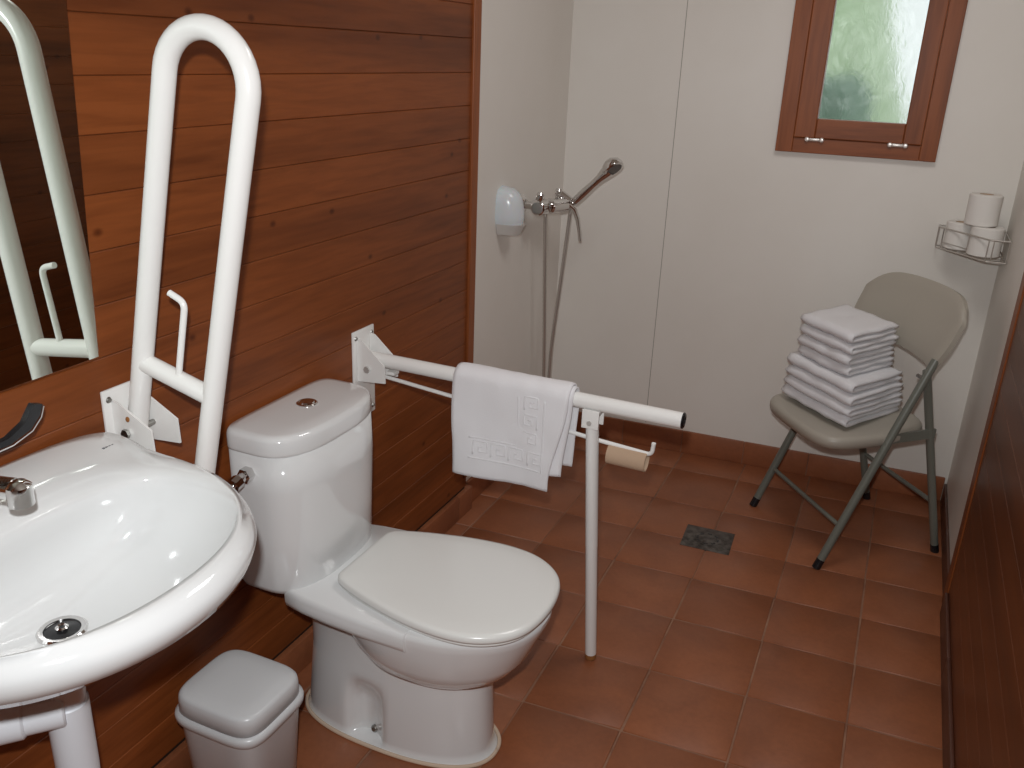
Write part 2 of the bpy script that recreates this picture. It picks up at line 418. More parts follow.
# garden outside
bm = bmesh.new(); box(bm, (-8, 3.7, -0.4), (8, 14, -0.3)); struct(build('ground', bm, GRASS, smooth=False))
def bush(name, label, c, r, m, seed, sq=(1, 1, 1)):
    bm = bmesh.new(); bmesh.ops.create_icosphere(bm, subdivisions=4, radius=1)
    for v in bm.verts:
        n = noise.noise(v.co*2.3 + Vector((seed, 0, 0)))*0.35 + noise.noise(v.co*7 + Vector((0, seed, 0)))*0.16
        v.co = Vector((v.co.x*sq[0], v.co.y*sq[1], v.co.z*sq[2]))*r*(1+n)
    o = build(name, bm, m); o.location = c; return tag(o, label, 'bush', None)
bush('dark_bush', 'dark green bush behind the frosted window, low on the left', (-0.72, 5.3, 0.55), 0.80, LEAFD, 3, (0.75, 0.8, 1.15))
bush('light_tree_crown', 'light green foliage filling the upper left of the frosted window', (-0.62, 7.3, 0.95), 1.15, LEAFL, 9, (0.38, 0.6, 1.1))

# ---------------------------------------------------------------- mirror (leans forward at the top)
mth = 0.056
mi_ = thing('wall_mirror', 'frameless wall mirror leaning forward above the washbasin', 'mirror', (XL+0.004, 0.70, 0.992))
tilt = Matrix.Translation((XL+0.004, 1.0, 0.992)) @ Matrix.Rotation(0.018, 4, 'Z') @ Matrix.Rotation(mth, 4, 'Y') @ Matrix.Translation((0, -1.0, 0))
bm = bmesh.new(); box(bm, (0.0, 0.38, 0.0), (0.004, 1.003, 0.80), bevel=0.0012, seg=1, mtx=tilt); build('glass', bm, MIRROR, mi_, smooth=False)
bm = bmesh.new(); box(bm, (-0.003, 0.382, 0.002), (-0.0002, 1.000, 0.798), mtx=tilt); build('backing', bm, BLACKP, mi_, smooth=False)
for y in (0.45, 0.60):
    bm = bmesh.new(); box(bm, (-0.0005, y, -0.004), (0.008, y+0.02, 0.010), mtx=tilt, bevel=0.001); build('clip', bm, CHROME, mi_)

# ---------------------------------------------------------------- fold-up grab rail (raised)
YU = 1.048
ua = Vector((math.sin(math.radians(13.3)), 0, math.cos(math.radians(13.3)))); ub = Vector((ua.z, 0, -ua.x))
UO = Vector((-1.1765, YU, 0.838))
def U(a, b, dy=0): return UO + ua*a + ub*b + Vector((0, dy, 0))
gr = thing('grab_rail', 'raised white U-shaped grab rail folded up against the boards beside the mirror', 'grab rail', (XL, YU, 0.81))
RT = 0.0178
bm = bmesh.new()
path = [U(-0.005, 0), U(0.2, 0), U(0.4, 0), U(0.63, 0)] + arc(U(0.636, 0.0775), -ub, ua, 0.0775, 0.0, math.pi, 20) + [U(0.63, 0.155), U(0.4, 0.155), U(0.2, 0.155), U(-0.06, 0.155)]
tube(bm, path, RT, 20, side=(0, 1, 0))
build('rail_tube', bm, PAINT, gr)
bm = bmesh.new(); tube(bm, [U(0.145, 0.008), U(0.143, 0.147)], 0.0165, 18); build('crossbar', bm, PAINT, gr)
bm = bmesh.new(); tube(bm, fillet([U(0.155, 0.083, -0.004), U(0.290, 0.083, -0.006), U(0.295, 0.050, -0.006)], 0.014), 0.0055, 12); build('paper_hook', bm, PAINT, gr)
BOLT = mat('pale_bolt_metal', (0.62, 0.61, 0.59), 0.4, 0.5)
def bracket(parent, y, ztop, zbot, zc, nx=0.085, bm_=None):
    bm = bmesh.new(); box(bm, (XL, y-0.048, zbot), (XL+0.006, y+0.048, ztop), bevel=0.002); build('wall_plate', bm, PAINT, parent)
    for s in (-1, 1):
        yy = y + s*0.030
        prof = [(XL+0.004, 0, ztop-0.018), (XL+0.02, 0, ztop-0.022), (XL+nx, 0, zc+0.012), (XL+nx+0.002, 0, zc-0.034), (XL+0.004, 0, zc-0.042)]
        bm = bmesh.new(); prism(bm, prof, (0, yy-0.002, 0), (0, yy+0.002, 0)); build('side_cheek', bm, PAINT, parent, smooth=False)
    bm = bmesh.new(); cyl(bm, (XL+0.036, y-0.037, zc-0.004), (XL+0.036, y+0.037, zc-0.004), 0.0055, 12)
    for s in (-1, 1): cyl(bm, (XL+0.036, y+s*0.033, zc-0.004), (XL+0.036, y+s*0.039, zc-0.004), 0.009, 6)
    build('pivot_bolt', bm, bm_ or DULLM, parent)
    for sy in (-1, 1):
        for zz in (ztop-0.018, zbot+0.018):
            bm = bmesh.new(); lathe(bm, [(0, 0.0035), (0.004, 0.003), (0.006, 0.0)], (XL+0.006, y+sy*0.036, zz), (1, 0, 0), 14); build('screw', bm, DULLM, parent)
bracket(gr, YU, 0.928, 0.69, 0.856, nx=0.092)
bm = bmesh.new(); lathe(bm, [(0, 0.002), (0.003, 0.0015), (0.005, 0.0)], (-1.158, YU-0.0335, 0.880), (0, -1, 0.2), 10); build('rust_spot', bm, RUST, gr)

# ---------------------------------------------------------------- fold-down grab rail with leg
YR = 1.806
hr = thing('grab_rail', 'lowered white grab rail beside the toilet, with a support leg and a towel', 'grab rail', (XL, YR, 0.75))
bm = bmesh.new()
HA, HB = Vector((-1.17, YR, 0.754)), Vector((-0.361, YR, 0.749))
cyl(bm, HA, HB, 0.0182, 24); build('rail_tube', bm, PAINT, hr)
bm = bmesh.new(); d = (HB-HA).normalized(); lathe(bm, [(0.0186, 0), (0.0186, 0.003), (0.016, 0.005), (0.010, 0.0055), (0.009, 0.003), (0, 0.003)], HB-d*0.001, d, 24); build('end_cap', bm, BLACKP, hr)
bracket(hr, YR, 0.829, 0.589, 0.738, bm_=BOLT)
bm = bmesh.new(); box(bm, (-1.12, YR-0.012, 0.722), (-1.098, YR+0.012, 0.730)); build('stop_lug', bm, PAINT, hr)
LT, LB = Vector((-0.571, YR, 0.715)), Vector((-0.546, YR+0.066, 0.004))
bm = bmesh.new(); ld = (LB-LT).normalized(); cyl(bm, LT+ld*0.01, LT+ld*0.36, 0.0155, 20); cyl(bm, LT+ld*0.35, LB, 0.0150, 20)
build('support_leg', bm, PAINT, hr)
bm = bmesh.new(); cyl(bm, LB-ld*0.012, LB+ld*0.002, 0.0154, 20); build('leg_end', bm, RUST, hr)
bm = bmesh.new()
for s in (-1, 1): box(bm, (-0.590, YR+s*0.019-0.002, 0.692), (-0.549, YR+s*0.019+0.002, 0.738), bevel=0.001)
box(bm, (-0.590, YR-0.020, 0.728), (-0.549, YR+0.020, 0.735))
build('leg_bracket', bm, PAINT, hr)
bm = bmesh.new(); cyl(bm, (-0.571, YR-0.024, 0.706), (-0.571, YR+0.024, 0.706), 0.006, 12); build('leg_bolt', bm, BOLT, hr)
bm = bmesh.new(); tube(bm, fillet([(-1.155, YR, 0.712), (-0.8, YR+0.002, 0.681), (-0.575, YR+0.022, 0.650), (-0.428, YR+0.022, 0.640), (-0.425, YR+0.018, 0.672)], 0.014), 0.0052, 12)
build('paper_rod', bm, PAINT, hr)
# empty roll on the rod
bm = bmesh.new()
p0, p1 = Vector((-0.532, YR+0.022, 0.634)), Vector((-0.438, YR+0.022, 0.632)); ax = (p1-p0).normalized(); L = (p1-p0).length
lathe(bm, [(0.0232, 0), (0.024, 0.001), (0.024, L-0.001), (0.0232, L), (0.0224, L-0.001), (0.0224, 0.001), (0.0232, 0)], p0+Vector((0, 0, -0.0125)), ax, 28)
tag(build('empty_toilet_roll', bm, CARD), 'bare brown cardboard tube of a used-up toilet roll on the rod', 'toilet roll')

# ---------------------------------------------------------------- towel over the rail
def path_pts(yf, zf, ybk, zbk, r, n=40):
    cyy, cz = YR, 0.755
    P = [(yf, zf), (yf, lerp(zf, cz, 0.3)), (lerp(yf, cyy-r, 0.5), lerp(zf, cz, 0.65)), (cyy-r, cz)]
    P += [(cyy-r*math.cos(t*math.pi/8), cz+r*math.sin(t*math.pi/8)) for t in range(1, 8)]
    P += [(cyy+r, cz), (lerp(ybk, cyy+r, 0.5), lerp(zbk, cz, 0.6)), (ybk, zbk)]
    # resample
    Ls = [0]
    for a, b in zip(P, P[1:]): Ls.append(Ls[-1]+math.dist(a, b))
    def f(t):
        s = t*Ls[-1]
        for i in range(len(P)-1):
            if s <= Ls[i+1]+1e-9:
                k = (s-Ls[i])/(Ls[i+1]-Ls[i]); return lerp(P[i][0], P[i+1][0], k), lerp(P[i][1], P[i+1][1], k)
        return P[-1]
    return f
bm = bmesh.new()
def drape(yf, zf, ybk, zbk, r, xl, xr_top, xr_bot, th, dz_left, seed):
    f = path_pts(yf, zf, ybk, zbk, r)
    def P(u, v):
        y, z = f(u)
        w = max(0, (0.75-z)/(0.75-zf)) if u < 0.6 else max(0, (0.75-z)/(0.75-zbk))*0.35
        xr = lerp(xr_top, xr_bot, sstep(w*1.05)); x = lerp(xl+0.004*math.sin(u*9+seed), xr, v)
        front = 1 if u < 0.5 else -1
        hang = sstep((0.74-z)/0.1)
        y += -front*0.006*hang*math.sin(v*5.2+seed+u*3) + 0.003*noise.noise(Vector((x*22, z*16, seed)))
        z += dz_left*w*(v-0.5) + 0.002*noise.noise(Vector((x*30, y*20, seed+4))) - 0.010*(x+0.95)*0.6
        return (x, y, z)
    sheet(bm, P, 60, 30, th)
drape(1.772, 0.511, 1.834, 0.600, 0.0305, -0.917, -0.622, -0.660, 0.008, 0.006, 1.0)
drape(1.782, 0.548, 1.828, 0.565, 0.0235, -0.912, -0.614, -0.630, 0.007, 0.02, 3.7)
tw = build('hanging_towel', bm, TERRY, angle=180)
tag(tw, 'white towel with an embossed key pattern hung over the lowered grab rail', 'towel')
# embossed key pattern: raised cords lying on the front face, joined into the towel mesh
fA = path_pts(1.772, 0.511, 1.834, 0.600, 0.0305)
def front_y(x, z):
    lo, hi = 0.0, 0.5
    for _ in range(24):
        m_ = (lo+hi)/2
        if fA(m_)[1] < z: lo = m_
        else: hi = m_
    u = lo; w = max(0, (0.75-z)/0.245); xr = lerp(-0.622, -0.660, sstep(w*1.05)); v = (x+0.917)/(xr+0.917)
    y = fA(u)[0]; hang = sstep((0.74-z)/0.1)
    return y - 0.006*hang*math.sin(v*5.2+1.0+u*3) + 0.003*noise.noise(Vector((x*22, z*16, 1.0))) - 0.0040
bm = bmesh.new(); bm.from_mesh(tw.data)
def cord(pts):
    P = []
    for a, b in zip(pts, pts[1:]):
        n = max(2, int(math.dist(a, b)/0.008))
        for i in range(n): P.append((lerp(a[0], b[0], i/n), lerp(a[1], b[1], i/n)))
    P.append(pts[-1])
    tube(bm, [(x, front_y(x, z), z-0.010*(x+0.95)*0.6) for x, z in P], 0.0022, 6)
def key(x0, z0, s, flip=1):   # one squared spiral
    q = [(0, 0), (0, 1), (1, 1), (1, 0.25), (0.4, 0.25), (0.4, 0.62), (0.68, 0.62)]
    cord([(x0+flip*a*s, z0+b*s) for a, b in q])
for i in range(4): key(-0.858+i*0.0465 + (0.004 if i > 2 else 0), 0.572, 0.036)
for j in range(3): key(-0.729, 0.623+j*0.0455, 0.034, -1 if j % 2 else 1) if j % 2 == 0 else key(-0.695, 0.623+j*0.0455, 0.034, -1)
cord([(-0.870, 0.562), (-0.678, 0.562), (-0.678, 0.745)]); cord([(-0.870, 0.616), (-0.745, 0.616), (-0.745, 0.745)])
bmesh.ops.recalc_face_normals(bm, faces=bm.faces)
bm.to_mesh(tw.data); bm.free()
for p in tw.data.polygons: p.use_smooth = True

# ---------------------------------------------------------------- washbasin
wbn = thing('washbasin', 'wide white ceramic washbasin hung on the boarded wall under the mirror', 'washbasin', (XL, 0.705, 0.85))
NB = 112
def outline(scale=1.0, z=0.85, cx=-1.05, a=0.338, b=0.298, back=0.148, dx=0.0):
    return sellipse(cx+dx, 0.705, a*scale, b*scale, z, 2.12, NB, a2=back, n2=5.0)
def inner(scale, z, cx=-0.937, cy=0.705, a=0.196, b=0.249, n=2.08):
    return sellipse(cx, cy, a*scale, b*scale, z, n, NB, a2=0.128*scale, n2=3.2)
def ledge(r):
    for p in r:
        p.z += 0.022*sstep((-1.075-p.x)/0.09) 
    return r
rings = []
rings.append(sellipse(-1.03, 0.705, 0.055, 0.055, 0.655, 2, NB, a2=0.055))
rings.append(sellipse(-1.03, 0.705, 0.13, 0.14, 0.68, 2.1, NB, a2=0.12, n2=3))
rings.append(sellipse(-1.04, 0.705, 0.23, 0.22, 0.735, 2.1, NB, a2=0.15, n2=4))
rings.append(outline(1, 0.780, a=0.290, b=0.262))
rings.append(outline(1, 0.797, a=0.322, b=0.287))
rings.append(outline(1, 0.811, a=0.329, b=0.291))
rings.append(outline(1, 0.826, a=0.334, b=0.294))
rings.append(outline(1, 0.836, a=0.331, b=0.292))
rings.append(ledge(outline(1, 0.846, a=0.324, b=0.286)))
rings.append(ledge(outline(1, 0.852, a=0.314, b=0.277, back=0.146)))
rings.append(ledge(sellipse(-0.99, 0.705, 0.244, 0.262, 0.8535, 2.2, NB, a2=0.195, n2=4.2)))
rings.append(ledge(sellipse(-0.96, 0.705, 0.205, 0.249, 0.852, 2.15, NB, a2=0.165, n2=3.6)))
rings.append(inner(0.955, 0.848))
rings.append(inner(0.935, 0.840))
rings.append(inner(0.925, 0.828))
for t, sc in ((0.16, 0.905), (0.30, 0.87), (0.45, 0.82), (0.62, 0.74), (0.76, 0.63), (0.88, 0.47), (0.96, 0.29), (1.0, 0.14)):
    rings.append(inner(sc, lerp(0.832, 0.704, t**0.9), cx=lerp(-0.937, -0.985, t), n=2.05))
bm = bmesh.new(); loft(bm, rings, True, True)
build('basin', bm, CERAM, wbn, angle=180)
DC = Vector((-0.985, 0.705, 0.705))
bm = bmesh.new(); lathe(bm, [(0.034, -0.002), (0.034, 0.001), (0.031, 0.0035), (0.025, 0.0025), (0.024, -0.004), (0.034, -0.006)], DC, (0, 0, 1), 40); build('drain_ring', bm, CHROME, wbn)
bm = bmesh.new(); lathe(bm, [(0, 0.006), (0.004, 0.006), (0.006, 0.003), (0.010, 0.002), (0.0245, 0.0005), (0.0245, -0.003)], DC, (0, 0, 1), 32); build('drain_plug', bm, mat('dark_plug', (0.03, 0.03, 0.032), 0.25, 0.5), wbn)
bm = bmesh.new(); lathe(bm, [(0.007, 0.0), (0.009, 0.002), (0.0065, 0.004), (0.0045, 0.002)], DC+Vector((0, 0, 0.004)), (0, 0, 1), 20); build('plug_ring', bm, CHROME, wbn)
# tiny maker mark stamped on the ledge
bm = bmesh.new()
for k, (du, w) in enumerate(((0, .004), (.0055, .004), (.011, .004), (.0165, .004))):
    box(bm, (-1.128, 0.930+du, 0.8655), (-1.124, 0.930+du+w, 0.8668))
build('maker_mark', bm, mat('dark_print', (0.12, 0.12, 0.13), 0.5), wbn, smooth=False)

# tap
tp = thing('basin_tap', 'chrome mixer tap with a long black-and-chrome lever on the washbasin ledge', 'tap', (-1.125, 0.686, 0.872))
bm = bmesh.new(); lathe(bm, [(0.030, 0), (0.030, 0.004), (0.025, 0.008), (0.024, 0.055), (0.020, 0.068), (0.0, 0.072)], (-1.125, 0.686, 0.872), (0, 0, 1), 32); build('tap_body', bm, CHROME, tp)
bm = bmesh.new(); tube(bm, [(-1.12, 0.686, 0.905), (-1.08, 0.681, 0.925), (-1.04, 0.674, 0.936), (-0.998, 0.682, 0.938)], 0.015, 20, radii=[0.019, 0.017, 0.0155, 0.015]); build('spout', bm, CHROME, tp)
bm = bmesh.new(); lathe(bm, [(0.0, 0.017), (0.010, 0.015), (0.016, 0.009), (0.0165, 0.0), (0.0165, -0.008), (0.0165, -0.012), (0.0165, -0.018), (0.0, -0.018)], (-0.990, 0.682, 0.936), (0, 0, 1), 28); build('aerator', bm, CHROME, tp)
lv = [Vector((-1.125, 0.688, 0.945)), Vector((-1.122, 0.728, 0.942)), Vector((-1.12, 0.768, 0.944)), Vector((-1.118, 0.800, 0.955)), Vector((-1.115, 0.815, 0.972)), Vector((-1.113, 0.820, 0.988))]
bm = bmesh.new()
R = []
for i, p in enumerate(lv):
    h = [0.006, 0.006, 0.008, 0.013, 0.016, 0.012][i]; t = (lv[min(i+1, 5)]-lv[max(i-1, 0)]).normalized(); nrm = Vector((0, -t.z, t.y))
    R.append([p+nrm*h+Vector((0.006, 0, 0)), p+nrm*h-Vector((0.006, 0, 0)), p-nrm*0.002-Vector((0.006, 0, 0)), p-nrm*0.002+Vector((0.006, 0, 0))])
loft(bm, R); build('lever', bm, BLACKP, tp)
bm = bmesh.new()
tube(bm, [p + Vector((0.002, 0.003, -0.004)) for p in lv], 0.004, 10); build('lever_edge', bm, CHROME, tp)

# waste pipes under the basin
wp = thing('waste_pipe', 'white plastic waste trap and pipe under the washbasin', 'pipe', (-1.03, 0.705, 0.4))
def pipe_run(bm):
    c = Vector((-1.012, 0.712, 0))
    lathe(bm, [(0.0, 0.658), (0.030, 0.658), (0.030, 0.625), (0.020, 0.620), (0.020, 0.598)], c, (0, 0, 1), 28)
bm = bmesh.new(); pipe_run(bm); build('tail_pipe', bm, PIPEM, wp)
bm = bmesh.new(); c = Vector((-1.012, 0.712, 0))
lathe(bm, [(0.0, 0.602), (0.024, 0.602), (0.029, 0.598), (0.028, 0.585), (0.028, 0.578), (0.027, 0.574), (0.027, 0.566), (0.030, 0.563), (0.0305, 0.565), (0.0305, 0.44), (0.030, 0.425), (0.0, 0.42)], c, (0, 0, 1), 32)
build('trap_bottle', bm, PIPEM, wp)
bm = bmesh.new(); cyl(bm, (-1.0, 0.70, 0.565), (-1.04, 0.655, 0.565), 0.026, 24, bev=0.003); cyl(bm, (-1.035, 0.66, 0.565), (-1.075, 0.615, 0.565), 0.030, 24, bev=0.004)
cyl(bm, (-1.06, 0.63, 0.565), (-1.2, 0.60, 0.555), 0.020, 24)
build('outlet_pipe', bm, PIPEM, wp)

# ---------------------------------------------------------------- toilet
TY = 1.452
to = thing('toilet', 'white close-coupled toilet with closed lid between the two grab rails', 'toilet', (-0.9, TY, 0))
def dshape(xb, xf, hw, z, cy=TY, nf=3.0, nb=6.0, N=72, split=0.35):
    xm = lerp(xb, xf, split); return sellipse(xm, cy, xf-xm, hw, z, nf, N, a2=xm-xb, n2=nb)
# cistern
bm = bmesh.new()
def cdsh(xb, xf, hw, z): return dshape(xb, xf, hw, z, cy=TY-0.004, nf=2.7, nb=7.0, split=0.45)
rr = [cdsh(-1.19, -1.035, 0.155, 0.380), cdsh(-1.192, -1.020, 0.166, 0.386), cdsh(-1.194, -1.012, 0.172, 0.40), cdsh(-1.195, -1.010, 0.175, 0.52),
      cdsh(-1.195, -1.007, 0.178, 0.63), cdsh(-1.195, -1.011, 0.178, 0.714)]
loft(bm, rr); ci = build('cistern', bm, CERAM, to, angle=180)
bm = bmesh.new()
rr = [cdsh(-1.195, -1.014, 0.177, 0.7145), cdsh(-1.196, -1.012, 0.180, 0.7165), cdsh(-1.196, -1.012, 0.1805, 0.722), cdsh(-1.196, -1.012, 0.1805, 0.747),
      cdsh(-1.195, -1.015, 0.178, 0.754), cdsh(-1.193, -1.022, 0.173, 0.758), cdsh(-1.180, -1.025, 0.160, 0.7595), cdsh(-1.15, -1.06, 0.1, 0.7605)]
loft(bm, rr); cl_ = build('cistern_lid', bm, CERAM, to, angle=180)
bm = bmesh.new(); lathe(bm, [(0.0, 0.007), (0.015, 0.006), (0.0175, 0.002), (0.021, 0.004), (0.0235, 0.002), (0.0235, -0.001)], (-1.118, TY+0.010, 0.7602), (0, 0, 1), 32); build('flush_button', bm, CHROME, cl_)
# pan
bm = bmesh.new()
def ped(hw, xb, xf, z): return dshape(xb, xf, hw, z, nf=2.3, nb=2.6, N=120, split=0.5)
prof = [(0.112, -1.122, -0.632, 0.0), (0.112, -1.122, -0.636, 0.006), (0.108, -1.118, -0.642, 0.012)]
prof += [(lerp(0.108, 0.104, t), lerp(-1.118, -1.100, t), lerp(-0.642, -0.650, t), lerp(0.012, 0.20, t)) for t in [i/14 for i in range(1, 15)]]
prof += [(0.106, -1.100, -0.640, 0.25), (0.112, -1.10, -0.64, 0.30), (0.125, -1.10, -0.62, 0.34), (0.145, -1.10, -0.60, 0.375)]
rr = []
for hw, xb, xf, z in prof:
    r = ped(hw, xb, xf, z)
    for p in r:       # hollow in the flank around the fixing screw
        e = math.exp(-((p.x+0.912)/0.038)**4) * sstep(z/0.012)*(1-sstep((z-0.10)/0.085))
        if abs(p.y-TY) > 0.03: p.y -= sgn(p.y-TY)*0.034*e
    rr.append(r)
loft(bm, rr)
# bowl
def bowl(xb, xf, hw, z): return dshape(xb, xf, hw, z, nf=2.15, nb=2.4, N=96, split=0.45)
rr = [bowl(-0.86, -0.66, 0.08, 0.215), bowl(-0.90, -0.622, 0.120, 0.230), bowl(-0.935, -0.588, 0.148, 0.257), bowl(-0.965, -0.561, 0.165, 0.295), bowl(-0.99, -0.543, 0.175, 0.34),
      bowl(-1.0, -0.530, 0.181, 0.368), bowl(-1.0, -0.524, 0.183, 0.385), bowl(-1.0, -0.524, 0.182, 0.394), bowl(-0.99, -0.53, 0.176, 0.399)]
loft(bm, rr)
# deck that carries the cistern
def deck(g_, z):
    pts = [(-1.185, 0.09), (-1.086, 0.10), (-1.080, 0.152), (-1.068, 0.164), (-1.02, 0.174), (-0.95, 0.182), (-0.86, 0.187), (-0.76, 0.187), (-0.74, 0.12), (-0.74, 0)]
    up_ = [(x if i else x+g_, max(h-g_, 0)) for i, (x, h) in enumerate(pts)]
    o = [Vector((x, TY+h, z)) for x, h in up_[:-1]] + [Vector((x, TY-h, z)) for x, h in reversed(up_[:-1])]
    return o
loft(bm, [deck(0.012, 0.350), deck(0.003, 0.358), deck(0.0, 0.368), deck(0.0, 0.388), deck(0.003, 0.396), deck(0.010, 0.400)])
pan = build('pan', bm, CERAM, to, angle=50)
bm = bmesh.new()
tube(bm, [Vector((p.x, p.y, 0.003)) for p in ped(0.115, -1.126, -0.628, 0.0)] + [Vector((p.x, p.y, 0.003)) for p in ped(0.115, -1.126, -0.628, 0.0)[:2]], 0.0045, 8); build('sealant_bead', bm, SEAL, pan)
bm = bmesh.new(); lathe(bm, [(0, 0.006), (0.005, 0.005), (0.009, 0.0), (0.009, -0.01)], (-0.902, TY-0.080, 0.022), (0, -1, 0.3), 16); build('fixing_screw', bm, DULLM, pan)
# lid and seat ring
prof_l = [(-0.986, 0.0), (-0.986, 0.088), (-0.980, 0.110), (-0.965, 0.122), (-0.92, 0.141), (-0.86, 0.160), (-0.79, 0.177), (-0.72, 0.186), (-0.66, 0.185), (-0.61, 0.173), (-0.565, 0.146), (-0.533, 0.107), (-0.517, 0.058), (-0.512, 0.0)]
def lidring(g_, z, dx=0.0, dom=0):
    # offset inwards by g_
    c = Vector((-0.76, 0)); out = []
    half = [Vector(p) for p in prof_l]
    # catmull resample
    res = []
    for i in range(len(half)-1):
        p0 = half[max(i-1, 0)] if i > 0 else Vector((half[1].x, -half[1].y)); p1 = half[i]; p2 = half[i+1]
        p3 = half[i+2] if i+2 < len(half) else Vector((half[i].x, -half[i].y))
        for k in range(4):
            t = k/4; res.append(0.5*((2*p1)+(-p0+p2)*t+(2*p0-5*p1+4*p2-p3)*t*t+(-p0+3*p1-3*p2+p3)*t**3))
    res.append(half[-1]); full = res + [Vector((p.x, -p.y)) for p in reversed(res[1:-1])]
    for p in full:
        d = p-c; q = c + d*(0.972-g_/d.length); out.append(Vector((q.x+dx, TY+q.y+0.006, z)))
    return out
bm = bmesh.new(); loft(bm, [lidring(0.012, 0.399), lidring(0.008, 0.4005), lidring(0.006, 0.404), lidring(0.008, 0.4085), lidring(0.012, 0.4095)]); build('seat_ring', bm, SEATM, to, angle=180)
bm = bmesh.new(); loft(bm, [lidring(0.006, 0.4100), lidring(0.001, 0.4115), lidring(0.0, 0.416), lidring(0.001, 0.4235), lidring(0.005, 0.4275), lidring(0.014, 0.4295), lidring(0.05, 0.4315), lidring(0.11, 0.433)])
lid = build('lid', bm, SEATM, to, angle=180)
for s in (-1, 1):
    bm = bmesh.new(); cyl(bm, (-0.972, TY+0.006+s*0.075-0.02, 0.406), (-0.972, TY+0.006+s*0.075+0.02, 0.406), 0.006, 16, bev=0.0015); build('hinge', bm, SEATM, to)
# water inlet on the side of the cistern
bm = bmesh.new()
cyl(bm, (-1.125, TY-0.176, 0.672), (-1.125, TY-0.200, 0.672), 0.0165, 6); cyl(bm, (-1.125, TY-0.198, 0.672), (-1.125, TY-0.216, 0.669), 0.0105, 16)
cyl(bm, (-1.125, TY-0.214, 0.669), (-1.125, TY-0.232, 0.665), 0.015, 8); tube(bm, [(-1.125, TY-0.230, 0.665), (-1.135, TY-0.250, 0.650), (-1.16, TY-0.264, 0.61), (-1.192, TY-0.265, 0.56)], 0.0065, 12)
build('inlet_valve', bm, CHROME, to)

# ---------------------------------------------------------------- bin
BCX, BCY = -1.058, 1.118
bi = thing('waste_bin', 'small white plastic lidded bin on the floor between washbasin and toilet', 'bin', (BCX, BCY, 0))
def br(ax, ay, z, n=4.6): return sellipse(BCX, BCY, ax*1.06, ay*1.02, z*1.09, n, 72)
bm = bmesh.new()
loft(bm, [br(0.078, 0.070, 0.0), br(0.082, 0.074, 0.004), br(0.094, 0.088, 0.195), br(0.096, 0.090, 0.20), br(0.096, 0.090, 0.208), br(0.088, 0.082, 0.209), br(0.088, 0.082, 0.19)]); build('body', bm, BINP, bi, angle=60)
bm = bmesh.new()
loft(bm, [br(0.097, 0.092, 0.200), br(0.1015, 0.0965, 0.203), br(0.1025, 0.0975, 0.213), br(0.1010, 0.096, 0.219), br(0.097, 0.092, 0.221), br(0.095, 0.090, 0.222)]); build('rim', bm, BINP, bi, angle=60)
bm = bmesh.new()
loft(bm, [br(0.0955, 0.0905, 0.221), br(0.0945, 0.0895, 0.246), br(0.0935, 0.0885, 0.254), br(0.0905, 0.0855, 0.2585), br(0.086, 0.081, 0.2605), br(0.06, 0.055, 0.263), br(0.03, 0.025, 0.264)]); build('lid', bm, BINP, bi, angle=180)

# ---------------------------------------------------------------- shower mixer
sm = thing('shower_mixer', 'chrome shower mixer with hand shower and hose in the white corner', 'shower', (XLW, 2.93, 0.99))
def P3(x, y, z): return (x, y, z)
bm = bmesh.new()
cyl(bm, (-1.145, 2.815, 1.000), (-1.145, 3.045, 0.985), 0.025, 24, bev=0.004); cyl(bm, (-1.13, 2.89, 0.998), (-1.10, 2.97, 0.996), 0.024, 20, bev=0.005)
build('mixer_body', bm, CHROME, sm)
for y, z in ((2.855, 1.002), (3.005, 0.992)):
    bm = bmesh.new(); cyl(bm, (XLW, y, z), (-1.155, y, z), 0.013, 18); cyl(bm, (-1.178, y, z), (-1.160, y, z), 0.019, 6)
    lathe(bm, [(0.032, 0.0), (0.032, 0.004), (0.024, 0.012), (0.014, 0.014)], (XLW, y, z), (1, 0, 0), 28); build('inlet', bm, CHROME, sm)
for y in (2.835, 3.01):
    bm = bmesh.new(); lathe(bm, [(0.009, 0), (0.009, 0.012), (0.013, 0.020), (0.014, 0.034), (0.009, 0.042), (0, 0.043)], (-1.145, y-0.005, 1.012 if y < 2.9 else 1.005), (0.1, 0, 1), 20); build('knob', bm, CHROME, sm)
bm = bmesh.new(); lathe(bm, [(0.0, 0.022), (0.016, 0.020), (0.022, 0.010), (0.022, -0.006)], (-1.105, 2.965, 0.995), (1, 0.15, 0), 24); build('cartridge_cap', bm, CHROME, sm)
bm = bmesh.new(); tube(bm, [(-1.09, 2.975, 1.000), (-1.072, 2.985, 0.985), (-1.060, 2.995, 0.950), (-1.052, 3.000, 0.905), (-1.048, 3.003, 0.868)], 0.009, 12, radii=[0.016, 0.015, 0.012, 0.010, 0.008], flat=0.7); build('lever', bm, CHROME, sm)
bm = bmesh.new(); cyl(bm, (-1.128, 2.99, 1.03), (-1.085, 2.99, 1.005), 0.016, 20, bev=0.003); cyl(bm, (-1.135, 2.99, 1.0), (-1.120, 2.99, 1.035), 0.008, 14); build('holder', bm, CHROME, sm)
